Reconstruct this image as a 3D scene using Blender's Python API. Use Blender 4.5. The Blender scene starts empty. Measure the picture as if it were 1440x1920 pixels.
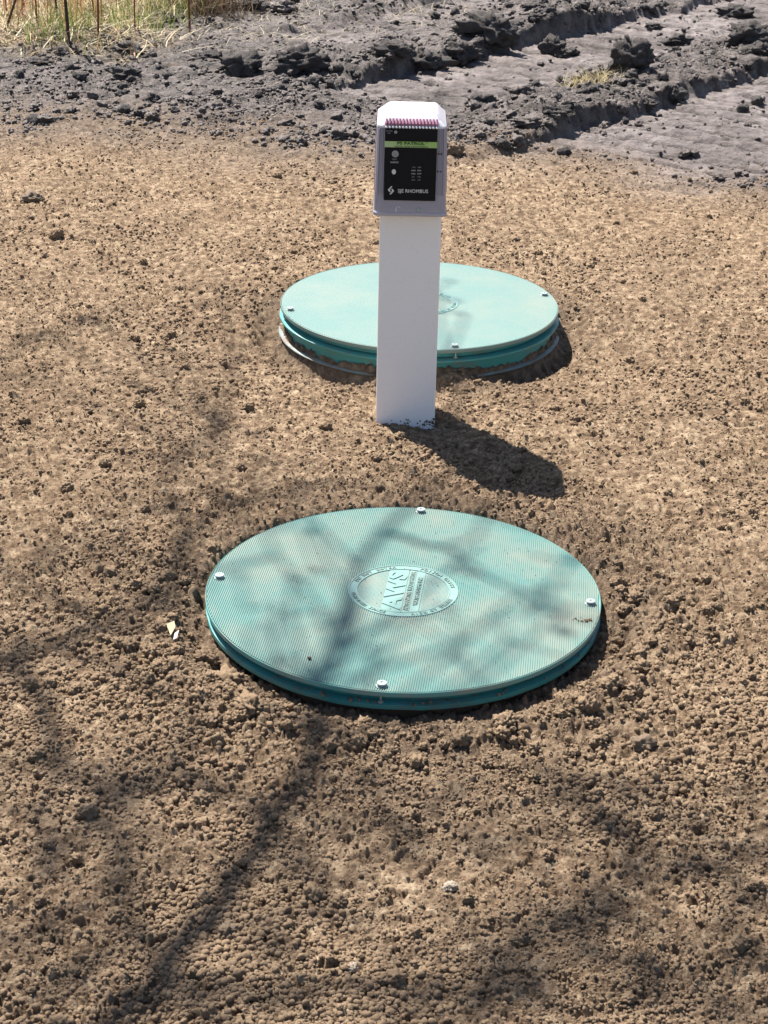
import bpy, math, random
import numpy as np
from mathutils import Vector, Matrix, noise as mn

S = bpy.context.scene
COL = S.collection
random.seed(7)
RNG = np.random.default_rng(7)

# ------------------------------------------------------------------ camera
F_PX, PITCH, ROLL, CAM_H = 3298.8, math.radians(25.26), math.radians(1.2367), 1.3757
cd = bpy.data.cameras.new('camera')
cd.sensor_fit = 'VERTICAL'; cd.sensor_height = 36.0; cd.sensor_width = 27.0
cd.lens = 36.0 * F_PX / 1920.0
cd.clip_start = 0.05; cd.clip_end = 2000
cam = bpy.data.objects.new('camera', cd); COL.objects.link(cam)
fw = Vector((0, math.cos(PITCH), -math.sin(PITCH)))
rt0 = Vector((1, 0, 0)); up0 = rt0.cross(fw)
rt = rt0 * math.cos(ROLL) + up0 * math.sin(ROLL)
up = up0 * math.cos(ROLL) - rt0 * math.sin(ROLL)
m = Matrix((rt, up, -fw)).transposed().to_4x4()
m.translation = (0, 0, CAM_H)
cam.matrix_world = m
S.camera = cam

# ------------------------------------------------------------------ sky, sun, exposure
SUN_EL, SUN_AZ = math.radians(55.0), math.radians(-34.0)      # azimuth from +Y towards +X
sun_dir = Vector((math.sin(SUN_AZ) * math.cos(SUN_EL), math.cos(SUN_AZ) * math.cos(SUN_EL), math.sin(SUN_EL)))
W = bpy.data.worlds.new('World'); S.world = W; W.use_nodes = True
wn = W.node_tree.nodes; wl = W.node_tree.links; wn.clear()
sky = wn.new('ShaderNodeTexSky'); sky.sky_type = 'NISHITA'; sky.sun_disc = False
sky.sun_elevation = SUN_EL; sky.sun_rotation = SUN_AZ
bg = wn.new('ShaderNodeBackground'); bg.inputs[1].default_value = 0.062
wo = wn.new('ShaderNodeOutputWorld')
wl.new(sky.outputs[0], bg.inputs[0]); wl.new(bg.outputs[0], wo.inputs[0])
sd = bpy.data.lights.new('sun', 'SUN'); sd.energy = 5.0; sd.angle = math.radians(0.53); sd.color = (1.0, 0.95, 0.88)
sun = bpy.data.objects.new('sun', sd); COL.objects.link(sun)
sun.rotation_euler = (-sun_dir).to_track_quat('-Z', 'Y').to_euler()
sun.location = (-6, 8, 12)
S.view_settings.view_transform = 'Standard'; S.view_settings.look = 'None'
S.view_settings.gamma = 1.0; S.view_settings.use_curve_mapping = False
S.view_settings.exposure = 1.28
S.cycles.max_bounces = 6; S.cycles.diffuse_bounces = 3; S.cycles.glossy_bounces = 3
S.cycles.transmission_bounces = 5; S.cycles.caustics_reflective = False; S.cycles.caustics_refractive = False
S.cycles.use_denoising = True

# ------------------------------------------------------------------ helpers
def ray(px, py):
    a, b = px - 720, 960 - py
    c, s = math.cos(ROLL), math.sin(ROLL)
    X, Y = c * a - s * b, s * a + c * b
    return fw + rt0 * (X / F_PX) + up0 * (Y / F_PX)

def gp(px, py, z=-0.015):
    """the ground point that the photograph shows at a pixel"""
    d = ray(px, py); t = (z - CAM_H) / d.z
    return Vector((d.x * t, d.y * t, z))

def link(o, parent=None):
    COL.objects.link(o)
    if parent is not None: o.parent = parent
    return o

def tag(o, label=None, cat=None, group=None, kind=None):
    if label: o['label'] = label
    if cat: o['category'] = cat
    if group: o['group'] = group
    if kind: o['kind'] = kind
    return o

def empty(name, loc=(0, 0, 0), rz=0):
    o = bpy.data.objects.new(name, None); COL.objects.link(o)
    o.location = loc; o.rotation_euler = (0, 0, rz); o.empty_display_size = .05
    return o

def mesh_obj(name, verts, faces, mat, parent=None, smooth=False):
    me = bpy.data.meshes.new(name)
    me.from_pydata([tuple(v) for v in verts], [], faces)
    me.materials.append(mat)
    if smooth: me.polygons.foreach_set('use_smooth', [True] * len(me.polygons))
    me.update()
    return link(bpy.data.objects.new(name, me), parent)

class MB:
    def __init__(s): s.v = []; s.f = []
    def add(s, v, f):
        n = len(s.v); s.v += [tuple(p) for p in v]; s.f += [tuple(i + n for i in q) for q in f]
    def box(s, x0, x1, y0, y1, z0, z1):
        s.add([(x, y, z) for x in (x0, x1) for y in (y0, y1) for z in (z0, z1)],
              [(0, 1, 3, 2), (4, 6, 7, 5), (0, 4, 5, 1), (2, 3, 7, 6), (0, 2, 6, 4), (1, 5, 7, 3)])
    def lathe(s, prof, n=96, c=(0, 0), a0=0, a1=2 * math.pi, wob=None):
        full = abs(a1 - a0 - 2 * math.pi) < 1e-6
        k = n if full else n + 1
        V = []
        for i in range(k):
            a = a0 + (a1 - a0) * i / n
            for j, (r, z) in enumerate(prof):
                rr, zz = (r, z) if wob is None else wob(a, j, r, z)
                V.append((c[0] + rr * math.cos(a), c[1] + rr * math.sin(a), zz))
        p = len(prof); Fq = []
        for i in range(n):
            i2 = (i + 1) % k
            for j in range(p - 1):
                Fq.append((i * p + j, i2 * p + j, i2 * p + j + 1, i * p + j + 1))
        s.add(V, Fq)
    def tube(s, pts, rad, n=6, cap=True):
        pts = [Vector(p) for p in pts]; V = []; K = len(pts)
        ref = Vector((0.31, 0.22, 0.93))
        for i, p in enumerate(pts):
            t = (pts[min(i + 1, K - 1)] - pts[max(i - 1, 0)]).normalized()
            a = t.cross(ref)
            if a.length < 1e-3: a = t.cross(Vector((1, 0, 0)))
            a.normalize(); b = t.cross(a)
            for j in range(n):
                w = 2 * math.pi * j / n
                V.append(p + (a * math.cos(w) + b * math.sin(w)) * rad[i])
        Fq = [(i * n + j, i * n + (j + 1) % n, (i + 1) * n + (j + 1) % n, (i + 1) * n + j)
              for i in range(K - 1) for j in range(n)]
        if cap: Fq += [tuple(range(n))[::-1], tuple((K - 1) * n + j for j in range(n))]
        s.add(V, Fq)
    def loft(s, rings, cap0=True, cap1=True):
        n = len(rings[0]); V = [p for r in rings for p in r]
        Fq = [(i * n + j, i * n + (j + 1) % n, (i + 1) * n + (j + 1) % n, (i + 1) * n + j)
              for i in range(len(rings) - 1) for j in range(n)]
        if cap0: Fq.append(tuple(range(n))[::-1])
        if cap1: Fq.append(tuple((len(rings) - 1) * n + j for j in range(n)))
        s.add(V, Fq)
    def build(s, name, mat, parent=None, smooth=False):
        return mesh_obj(name, s.v, s.f, mat, parent, smooth)

def rrect(cx, cy, hx, hy, r, z, k=4):
    out = []
    for (sx, sy, a0) in ((1, 1, 0), (-1, 1, 90), (-1, -1, 180), (1, -1, 270)):
        for i in range(k + 1):
            a = math.radians(a0 + 90 * i / k)
            out.append((cx + sx * (hx - r) + r * math.cos(a), cy + sy * (hy - r) + r * math.sin(a), z))
    return out

def smooth_by_angle(o, deg=35):
    me = o.data
    me.polygons.foreach_set('use_smooth', [True] * len(me.polygons))
    try: me.set_sharp_from_angle(angle=math.radians(deg))
    except Exception: pass
    return o

# ------------------------------------------------------------------ noise in numpy
def hsh(ix, iy, seed):
    h = (ix.astype(np.int64) * 374761393 + iy.astype(np.int64) * 668265263 + seed * 1442695041) & 0xFFFFFFFF
    h = ((h ^ (h >> 13)) * 1274126177) & 0xFFFFFFFF
    h = ((h ^ (h >> 16)) * 2246822519) & 0xFFFFFFFF
    return ((h ^ (h >> 15)) & 0xFFFFFF) / float(0x1000000)

def vn(x, y, s, seed):
    x = x / s; y = y / s
    ix = np.floor(x); iy = np.floor(y); fx = x - ix; fy = y - iy
    u = fx * fx * (3 - 2 * fx); v = fy * fy * (3 - 2 * fy)
    a = hsh(ix, iy, seed); b = hsh(ix + 1, iy, seed); c = hsh(ix, iy + 1, seed); d = hsh(ix + 1, iy + 1, seed)
    return (a + (b - a) * u + (c - a) * v + (a - b - c + d) * u * v) * 2 - 1

def fbm(x, y, s, seed, octv=4, gain=.5):
    o = np.zeros_like(x); amp = 1.0; tot = 0
    for i in range(octv):
        c, q = math.cos(.6 + i), math.sin(.6 + i)
        o += amp * vn(x * c - y * q, x * q + y * c, s, seed + i * 17); tot += amp
        amp *= gain; s *= .5
    return o / tot

def balls(x, y, cell, seed, prob, rmin, rmax, lift):
    X = x / cell; Y = y / cell
    ix = np.floor(X); iy = np.floor(Y); out = np.zeros_like(x)
    for dx in (-1, 0, 1):
        for dy in (-1, 0, 1):
            cx, cy = ix + dx, iy + dy
            px = cx + .15 + .7 * hsh(cx, cy, seed); py = cy + .15 + .7 * hsh(cx, cy, seed + 1)
            q = hsh(cx, cy, seed + 2); r = rmin + (rmax - rmin) * q * q
            ex = hsh(cx, cy, seed + 3) < prob
            el = 1 + .7 * (hsh(cx, cy, seed + 4) - .5)
            d2 = ((X - px) * el) ** 2 + ((Y - py) / el) ** 2
            hh = np.sqrt(np.maximum(r * r - d2, 0)) + np.where(d2 < r * r, lift * r * hsh(cx, cy, seed + 5), 0)
            out = np.maximum(out, np.where(ex, hh, 0))
    return out * cell

def sst(a, b, x):
    t = np.clip((x - a) / (b - a), 0, 1); return t * t * (3 - 2 * t)

# ------------------------------------------------------------------ terrain
L1 = (0.035, 2.610); L2 = (0.0735, 4.003); LR = 0.33; L2Z = 0.041
POST = (0.040, 3.4465)
TU = np.array([.62, .785]); TV = np.array([.785, -.62])

def mud_zone(x, y):
    b = 5.66 - .08 * x - .16 * np.maximum(x - .2, 0) - .28 * np.maximum(x - .3, 0) + .10 * np.maximum(-x - .3, 0)
    return sst(-.42, .72, y - b + .32 * fbm(x, y, .55, 41, 4))

def grass_zone(x, y):
    return sst(-.15, .25, (-.95 - x) + .5 * (y - 7.6) * .0 + .3 * fbm(x, y, .5, 77, 3)) * sst(6.95, 7.35, y + .2 * fbm(x, y, .4, 78, 3))

def tracks(x, y):
    """pressed tracks of a tracked machine, running away to the right"""
    u = x * TU[0] + y * TU[1]; v = x * TV[0] + y * TV[1]
    wv = v + .05 * fbm(x, y, .25, 61, 3) + .024 * fbm(x, y, .05, 69, 3)
    b1 = sst(-4.365, -4.335, wv) * sst(-3.72, -3.82, wv) * sst(4.9, 5.25, u)
    b2 = sst(-3.33, -3.29, wv) * sst(-2.40, -2.55, wv)
    b3 = sst(-5.30, -5.20, wv) * sst(-4.85, -4.95, wv) * sst(5.6, 6.0, u) * .8
    return np.clip(b1 + b2 + b3, 0, 1), u, wv

def base_h(x, y):
    """large shapes of the ground"""
    R = np.hypot(x, y)
    far = sst(11, 25, R)
    h = -.015 + .012 * fbm(x, y, .9, 3, 3) + .006 * fbm(x, y, .22, 5, 3)
    # drag marks, slightly slanted rows of looser soil
    h += .0035 * fbm(x * .35 + y * .12, y, .05, 9, 3)
    h += .0055 * (1 - 2 * np.abs(fbm(x + .3 * y, y - .2 * x, .11, 11, 4))) * sst(-.5, .4, fbm(x, y, .5, 12, 2))
    # second lid sits in a shallow dish
    d2 = np.hypot(x - L2[0], y - L2[1]); a2 = (y - L2[1]) / (d2 + 1e-6); s2 = (x - L2[0]) / (d2 + 1e-6)
    f2 = sst(.45, -.35, a2)
    dish = sst(.75, .34, d2)
    h += dish * (f2 * -.030 + (1 - f2) * .018)
    wall = sst(.336, .318, d2 + .004 * fbm(x, y, .05, 91, 2))
    h = h * (1 - wall) + wall * (-.013 + .009 * fbm(x, y, .13, 94, 3))
    trough2 = np.exp(-((d2 - .360) / .024) ** 2) * f2
    h -= .026 * trough2
    h += .024 * np.exp(-((d2 - .352) / .03) ** 2) * f2 * sst(-.42, -.25, s2) * sst(.50, .36, s2)
    lump = np.exp(-(((x - .17) / .10) ** 2 + ((y - 3.655) / .030) ** 2))
    h += .022 * lump
    h += .018 * np.exp(-(((x + .01) / .06) ** 2 + ((y - 3.665) / .022) ** 2))
    # first lid
    d1 = np.hypot(x - L1[0], y - L1[1]); a1 = (y - L1[1]) / (d1 + 1e-6); s1 = (x - L1[0]) / (d1 + 1e-6)
    f1 = sst(.25, -.45, a1)
    near = sst(.62, .345, d1)
    h = h * (1 - near) + near * (h * .4 + (1 - f1) * -.001 + f1 * -.016)
    tr = sst(.295, .300, d1) * sst(.405 + .010 * fbm(x, y, .08, 92, 2), .352, d1)
    h -= tr * f1 * (.024 + .006 * fbm(x, y, .03, 95, 2))
    gap = sst(.295, .30, d1) * sst(.352, .335, d1)
    h -= gap * (1 - f1) * .016
    h = np.where(d1 < .318, -.075, h)
    rim = np.exp(-((d1 - .43) / .035) ** 2) * f1
    h += rim * (.010 + .008 * fbm(x, y, .07, 93, 2))
    # soil heaped a little at the foot of the post, higher on its left side
    dp = np.hypot((x - POST[0] + .055) / .11, (y - POST[1] + .075) / .06)
    h += .004 * np.exp(-dp ** 2)
    h -= .012 * np.exp(-(((x - POST[0] - .03) / .09) ** 2 + ((y - 3.36) / .05) ** 2))
    # mud
    mz = mud_zone(x, y)
    band, u, wv = tracks(x, y)
    mud = .030 * fbm(x, y, .8, 51, 4) + .016 * (1 - 2 * np.abs(fbm(x, y, .22, 52, 4)))
    ph = (u + .02 * fbm(x, y, .3, 62, 2)) / .135
    gr = np.abs(ph - np.round(ph)) * .135
    cleat = -.042 * np.exp(-(gr / .013) ** 2) * (.45 + .65 * sst(-.4, .3, fbm(x, y, .18, 63, 3)))
    mud = mud * (1 - .85 * band) + band * (-.030 + cleat + .008 * fbm(x, y, .06, 64, 3))
    berm = sst(-4.95, -4.42, wv) * sst(-4.335, -4.37, wv) * sst(5.15, 5.45, u) * sst(7.6, 6.7, u)
    mud += .070 * berm * (.45 + .55 * sst(-.3, .3, fbm(x, y, .35, 170, 2))) * (.75 + .6 * fbm(x, y, .16, 65, 3))
    berm2 = sst(-3.80, -3.40, wv) * sst(-3.29, -3.34, wv)
    mud += .030 * berm2 * (.6 + .9 * fbm(x, y, .13, 66, 3))
    berm3 = np.exp(-((wv + 2.95) / .05) ** 2) * sst(6.2, 6.8, u)
    mud += .05 * berm3 * (.6 + .9 * fbm(x, y, .11, 67, 3))
    h = h + mz * mud * (1 - far)
    h += grass_zone(x, y) * (.03 + .04 * fbm(x, y, .35, 79, 3)) * (1 - far)
    h += far * (.25 * fbm(x, y, 14., 88, 3))
    return h, mz

def full_h(x, y):
    h, mz = base_h(x, y)
    R = np.hypot(x, y)
    wx = x + .0030 * fbm(x, y, .012, 21, 2); wy = y + .0030 * fbm(x, y, .012, 22, 2)
    rough = .80 + .55 * fbm(x, y, .16, 23, 3)
    d1 = np.hypot(x - L1[0], y - L1[1])
    rough += .5 * sst(.62, .40, d1)
    c = balls(wx, wy, .0058, 31, .86, .34, .70, .35)
    c2 = balls(wx, wy, .0105, 32, .34, .28, .62, .35)
    c3 = balls(wx, wy, .034, 33, .09, .14, .30, .3)
    c3r = c3 * (1 + .35 * vn(x, y, .006, 34))
    fade = sst(14, 9, R)
    crumb = (np.maximum(np.maximum(c, c2), c3r) * 1.28 + .0014 * vn(x, y, .0032, 35)) * rough * fade
    pits = -.008 * sst(.22, .55, fbm(x, y, .016, 36, 3)) - .003 * sst(.2, .6, fbm(x, y, .05, 46, 3))
    sand = crumb + pits * fade
    m1 = balls(wx, wy, .028, 37, .45, .2, .55, .3) * .8
    m2 = balls(wx, wy, .011, 38, .7, .3, .6, .5)
    mm = sst(-.05, .5, fbm(x, y, .3, 39, 3))
    lay = fbm(x, y, .05, 40, 4, .6)
    sheet = .015 * (1 - 2.2 * np.abs(fbm(x * .6, y * 1.3, .07, 45, 3)))
    bnd, _, _ = tracks(x, y)
    mm = mm * (1 - .85 * bnd); lay = lay * (1 - .5 * bnd)
    mud = (m1 + m2) * (.08 + .85 * mm) * .9 + .011 * lay + sheet * (1 - .5 * mm) * (1 - .6 * bnd)
    return h + sand * (1 - .88 * mz) + mud * mz * fade, mz

def ground_z(x, y):
    h, _ = base_h(np.array([float(x)]), np.array([float(y)])); return float(h[0])

# ------------------------------------------------------------------ materials
def mat(name): 
    m_ = bpy.data.materials.new(name); m_.use_nodes = True
    nt = m_.node_tree; return m_, nt, nt.nodes['Principled BSDF']

def noise_tex(nt, scale, detail=4, rough=.6, vec=None):
    t = nt.nodes.new('ShaderNodeTexNoise'); t.inputs['Scale'].default_value = scale
    t.inputs['Detail'].default_value = detail; t.inputs['Roughness'].default_value = rough
    if vec: nt.links.new(vec, t.inputs['Vector'])
    return t.outputs['Fac']

def ramp(nt, fac, stops):
    r = nt.nodes.new('ShaderNodeValToRGB'); e = r.color_ramp.elements
    while len(e) > 1: e.remove(e[0])
    e[0].position = stops[0][0]; e[0].color = (*stops[0][1], 1)
    for p, c in stops[1:]:
        k = e.new(p); k.color = (*c, 1)
    nt.links.new(fac, r.inputs[0]); return r.outputs[0]

def mixc(nt, f, a, b, mode='MIX'):
    n = nt.nodes.new('ShaderNodeMix'); n.data_type = 'RGBA'; n.blend_type = mode
    for sock, val in ((n.inputs[0], f), (n.inputs[6], a), (n.inputs[7], b)):
        if isinstance(val, (int, float)): sock.default_value = val
        elif isinstance(val, tuple): sock.default_value = (*val, 1)
        else: nt.links.new(val, sock)
    return n.outputs[2]

def mth(nt, op, a, b=0.0, clamp=False):
    n = nt.nodes.new('ShaderNodeMath'); n.operation = op; n.use_clamp = clamp
    for i, v in ((0, a), (1, b)):
        if isinstance(v, (int, float)): n.inputs[i].default_value = v
        else: nt.links.new(v, n.inputs[i])
    return n.outputs[0]

def bump(nt, h, strength, dist, bsdf, prev=None):
    b = nt.nodes.new('ShaderNodeBump'); b.inputs['Strength'].default_value = strength
    b.inputs['Distance'].default_value = dist; nt.links.new(h, b.inputs['Height'])
    if prev: nt.links.new(prev, b.inputs['Normal'])
    if bsdf: nt.links.new(b.outputs[0], bsdf.inputs['Normal'])
    return b.outputs[0]

def texco(nt, kind='Object'):
    return nt.nodes.new('ShaderNodeTexCoord').outputs[kind]

SAND_A, SAND_B, SAND_C = (.108, .071, .044), (.255, .177, .113), (.46, .355, .238)
MUD_A, MUD_B, MUD_C = (.034, .025, .021), (.092, .070, .060), (.19, .152, .135)

def sand_color(nt, co):
    n1 = noise_tex(nt, 55, 6, .65, co); n2 = noise_tex(nt, 3.2, 4, .6, co)
    c = ramp(nt, n1, [(.36, SAND_A), (.5, SAND_B), (.66, SAND_C)])
    c = mixc(nt, mth(nt, 'MULTIPLY', ramp(nt, n2, [(.35, (0, 0, 0)), (.7, (1, 1, 1))]), .45), c, (.160, .108, .070))
    sp = noise_tex(nt, 190, 2, .5, co)
    return mixc(nt, ramp(nt, sp, [(.70, (0, 0, 0)), (.78, (.6, .6, .6))]), c, (.45, .38, .30))

def mud_color(nt, co):
    n1 = noise_tex(nt, 14, 8, .72, co); n2 = noise_tex(nt, 90, 3, .6, co)
    c = ramp(nt, n1, [(.40, MUD_A), (.50, MUD_B), (.62, MUD_C)])
    return mixc(nt, ramp(nt, n2, [(.60, (0, 0, 0)), (.68, (.8, .8, .8))]), c, (.33, .28, .25))  # pale flecks in the mud, also standing in for sun glints

M_ground, nt, b = mat('ground_soil')
co = texco(nt)
az = nt.nodes.new('ShaderNodeAttribute'); az.attribute_name = 'mud'
ag = nt.nodes.new('ShaderNodeAttribute'); ag.attribute_name = 'turf'
at_ = nt.nodes.new('ShaderNodeAttribute'); at_.attribute_name = 'track'
ad = nt.nodes.new('ShaderNodeAttribute'); ad.attribute_name = 'damp'
c = mixc(nt, mth(nt, 'MULTIPLY', ad.outputs['Fac'], .55), sand_color(nt, co), (.105, .078, .058))
pale = ramp(nt, noise_tex(nt, 22, 6, .7, co), [(.36, (.115, .092, .085)), (.46, (.21, .172, .160)), (.62, (.33, .28, .262))])
c = mixc(nt, az.outputs['Fac'], c, mixc(nt, at_.outputs['Fac'], mud_color(nt, co), pale))
c = mixc(nt, ag.outputs['Fac'], c, ramp(nt, noise_tex(nt, 9, 6, .7, co), [(.35, (.09, .06, .035)), (.65, (.26, .20, .10))]))
nt.links.new(c, b.inputs['Base Color'])
rg = mth(nt, 'SUBTRACT', .96, mth(nt, 'MULTIPLY', az.outputs['Fac'], .38))
nt.links.new(rg, b.inputs['Roughness'])
nt.links.new(mth(nt, 'ADD', .12, mth(nt, 'MULTIPLY', az.outputs['Fac'], .22)), b.inputs['Specular IOR Level'])
n1 = bump(nt, noise_tex(nt, 420, 4, .75, co), .9, .0035, None)
n2_b = bump(nt, noise_tex(nt, 150, 4, .7, co), .6, .005, None, n1)
bump(nt, mth(nt, 'MULTIPLY', noise_tex(nt, 38, 6, .75, co), az.outputs['Fac']), .8, .03, b, n2_b)

def soil_like(name, colf, rough, spec, bs=420, bd=.002):
    M, nt, b = mat(name); co = texco(nt)
    oi = nt.nodes.new('ShaderNodeObjectInfo')
    va = nt.nodes.new('ShaderNodeVectorMath'); va.operation = 'ADD'
    nt.links.new(co, va.inputs[0]); nt.links.new(oi.outputs['Random'], va.inputs[1])
    c = colf(nt, va.outputs[0]); nt.links.new(c, b.inputs['Base Color'])
    b.inputs['Roughness'].default_value = rough; b.inputs['Specular IOR Level'].default_value = spec
    bump(nt, noise_tex(nt, bs, 4, .7, va.outputs[0]), .6, bd, b)
    return M

M_crumb = soil_like('crumb_soil', sand_color, .95, .12)
def peat_color(nt, co):
    n1 = noise_tex(nt, 30, 6, .7, co); n2 = noise_tex(nt, 75, 3, .6, co)
    c = ramp(nt, n1, [(.35, (.012, .010, .010)), (.55, (.030, .025, .024)), (.72, (.10, .085, .080))])
    return mixc(nt, ramp(nt, n2, [(.54, (0, 0, 0)), (.60, (.9, .9, .9))]), c, (.46, .41, .38))
M_peat = soil_like('peat_clod', peat_color, .8, .25, 90, .05)
M_mudclod = soil_like('mud_clod', mud_color, .6, .45, 200, .004)
def stone_color(a, b_):
    return lambda nt, co: ramp(nt, noise_tex(nt, 60, 5, .6, co), [(.3, a), (.7, b_)])
M_stone = soil_like('brown_stone', stone_color((.12, .085, .058), (.26, .19, .13)), .8, .3, 260, .002)
M_stone_pale = soil_like('pale_stone', stone_color((.24, .195, .145), (.40, .335, .265)), .75, .3, 260, .0012)

def plastic(name, col, rough=.4, spec=.5, dust=None, bumpy=0, coat=0):
    M, nt, b = mat(name); co = texco(nt)
    if dust:
        dc, lo, hi, amt, sc = dust
        n = noise_tex(nt, sc, 6, .65, co)
        f = mth(nt, 'MULTIPLY', ramp(nt, n, [(lo, (0, 0, 0)), (hi, (1, 1, 1))]), amt)
        c = mixc(nt, f, col, dc)
        n2 = noise_tex(nt, sc * 26, 3, .6, co)
        c = mixc(nt, mth(nt, 'MULTIPLY', ramp(nt, n2, [(.60, (0, 0, 0)), (.72, (1, 1, 1))]), amt * .6), c, dc)
        nt.links.new(c, b.inputs['Base Color'])
        nt.links.new(mth(nt, 'ADD', rough, mth(nt, 'MULTIPLY', f, .3)), b.inputs['Roughness'])
    else:
        b.inputs['Base Color'].default_value = (*col, 1); b.inputs['Roughness'].default_value = rough
    b.inputs['Specular IOR Level'].default_value = spec
    b.inputs['Coat Weight'].default_value = coat
    if bumpy: bump(nt, noise_tex(nt, 90, 3, .6, co), .3, bumpy, b)
    return M

DUST = (.30, .25, .19)
M_lid1 = plastic('lid_green', (.088, .205, .186), .5, .5, (DUST, .40, .70, .50, 5.0), .0002)
M_lid2 = plastic('lid_green_pale', (.150, .250, .228), .45, .6, (DUST, .42, .75, .35, 5.0), .0002)  # paler green tone for the farther lid
M_emb = plastic('lid_green_worn', (.175, .30, .275), .38, .5, (DUST, .5, .8, .3, 20.0))
M_embin = plastic('lid_green_matt', (.13, .225, .205), .55, .4, (DUST, .4, .7, .4, 14.0))
M_teal = plastic('riser_green', (.05, .27, .26), .38, .5, ((.16, .12, .09), .52, .70, .65, 14.0), .0003)
M_dirty = plastic('riser_dirty', (.05, .06, .05), .9, .2, ((.10, .075, .055), .3, .5, .9, 20.0))
M_ringb = plastic('riser_edge', (.15, .19, .18), .45, .5, ((.16, .12, .09), .45, .6, .8, 18.0))
M_rim = plastic('lid_edge', (.11, .32, .30), .5, .4, (DUST, .42, .66, .65, 9.0))
M_zinc = plastic('bolt_pale', (.34, .40, .385), .45, .5)
M_zinc.node_tree.nodes['Principled BSDF'].inputs['Metallic'].default_value = .15
M_dark = plastic('dark_hole', (.02, .02, .02), .7, .2)
M_vinyl = plastic('white_vinyl', (.88, .86, .875), .32, .5, ((.45, .36, .28), .66, .86, .35, 7.0), .0001)
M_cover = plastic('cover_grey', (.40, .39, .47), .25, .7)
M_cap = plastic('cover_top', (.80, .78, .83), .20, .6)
M_facet = plastic('cover_facet', (.52, .48, .54), .3, .6)  # smoky side facets of the cap, with shade mixed into the grey
M_black = plastic('label_black', (.006, .006, .009), .55, .15)
M_green = plastic('label_green', (.30, .52, .10), .4, .3, ((.45, .55, .35), .45, .6, .8, 14))
M_print = plastic('label_print', (.62, .62, .64), .5, .3)
M_printg = plastic('label_print_dim', (.30, .30, .32), .5, .3)
M_printd = plastic('label_print_dark', (.02, .06, .02), .5, .3)
M_pink = plastic('alarm_lens', (.34, .15, .22), .2, .6)
M_bead = plastic('lens_bead', (.92, .94, .97), .12, .9)
M_bark = plastic('bark', (.12, .095, .075), .9, .2, None, .004)
# clear-ish ribbed plastic of the alarm cover: mix in some translucency
nt = M_cover.node_tree; b = nt.nodes['Principled BSDF']
b.inputs['Transmission Weight'].default_value = .22; b.inputs['IOR'].default_value = 1.3

# ------------------------------------------------------------------ the ground sheet
dth = .00098
tc = np.arange(-.335, .335 + dth, dth)
k = 46
gr = np.geomspace(1, 90, k); gr = np.cumsum(gr); gr = gr / gr[-1] * (math.pi - tc[-1] - .001)
th = np.concatenate([-(tc[-1] + gr)[::-1], tc, tc[-1] + gr[:-1]])
rn = np.geomspace(.05, 1.42, 16)[:-1]
lr = np.exp(np.arange(math.log(1.42), math.log(9.7), .00125))
rf = np.geomspace(9.75, 900, 75)
rr = np.concatenate([rn, lr, rf])
NT, NR = len(th), len(rr)
TH, RR = np.meshgrid(th, rr)
GX = (RR * np.sin(TH)).ravel(); GY = (RR * np.cos(TH)).ravel()
GZ, GM = full_h(GX, GY)
me = bpy.data.meshes.new('ground')
me.vertices.add(NT * NR + 1)
cov = np.empty(((NT * NR + 1), 3)); cov[:-1, 0] = GX; cov[:-1, 1] = GY; cov[:-1, 2] = GZ; cov[-1] = (0, 0, GZ[:NT].mean())
me.vertices.foreach_set('co', cov.ravel())
i = np.arange(NR - 1)[:, None] * NT; j = np.arange(NT)[None, :]; j2 = (j + 1) % NT
q = np.stack([i + j, i + NT + j, i + NT + j2, i + j2], -1).reshape(-1, 4)
tri = np.stack([np.full(NT, NT * NR), np.arange(NT), (np.arange(NT) + 1) % NT], -1)
nl = q.size + tri.size
me.loops.add(nl); me.loops.foreach_set('vertex_index', np.concatenate([q[:, ::-1].ravel(), tri[:, ::-1].ravel()]).astype(np.int32))
me.polygons.add(len(q) + len(tri))
me.polygons.foreach_set('loop_start', np.concatenate([np.arange(len(q)) * 4, len(q) * 4 + np.arange(len(tri)) * 3]).astype(np.int32))
me.update(calc_edges=True)
me.polygons.foreach_set('use_smooth', np.ones(len(me.polygons), bool))
R_ = np.hypot(GX, GY)
dl = np.hypot(GX - L1[0], GY - L1[1]); dl2 = np.hypot(GX - L2[0], GY - L2[1])
damp = sst(.52, .36, dl + .12 * fbm(GX, GY, .12, 101, 3)) * .8 + sst(.46, .35, dl2 + .05 * fbm(GX, GY, .1, 102, 3)) * .9
damp += .55 * sst(.1, .6, fbm(GX, GY, .35, 103, 4)) * sst(3.2, 2.2, R_)
for nm, arr in (('mud', GM), ('turf', np.clip(grass_zone(GX, GY) + sst(14, 22, R_), 0, 1)), ('damp', np.clip(damp, 0, 1)), ('track', np.clip(tracks(GX, GY)[0] * (.55 + .9 * fbm(GX, GY, .3, 150, 3)) + .35 * sst(.0, .6, fbm(GX, GY, .35, 151, 3)), 0, 1))):
    a = me.attributes.new(nm, 'FLOAT', 'POINT'); a.data.foreach_set('value', np.append(arr, 0).astype(np.float32))
me.materials.append(M_ground)
me.validate()
ground = link(bpy.data.objects.new('ground', me)); tag(ground, kind='structure')

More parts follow.
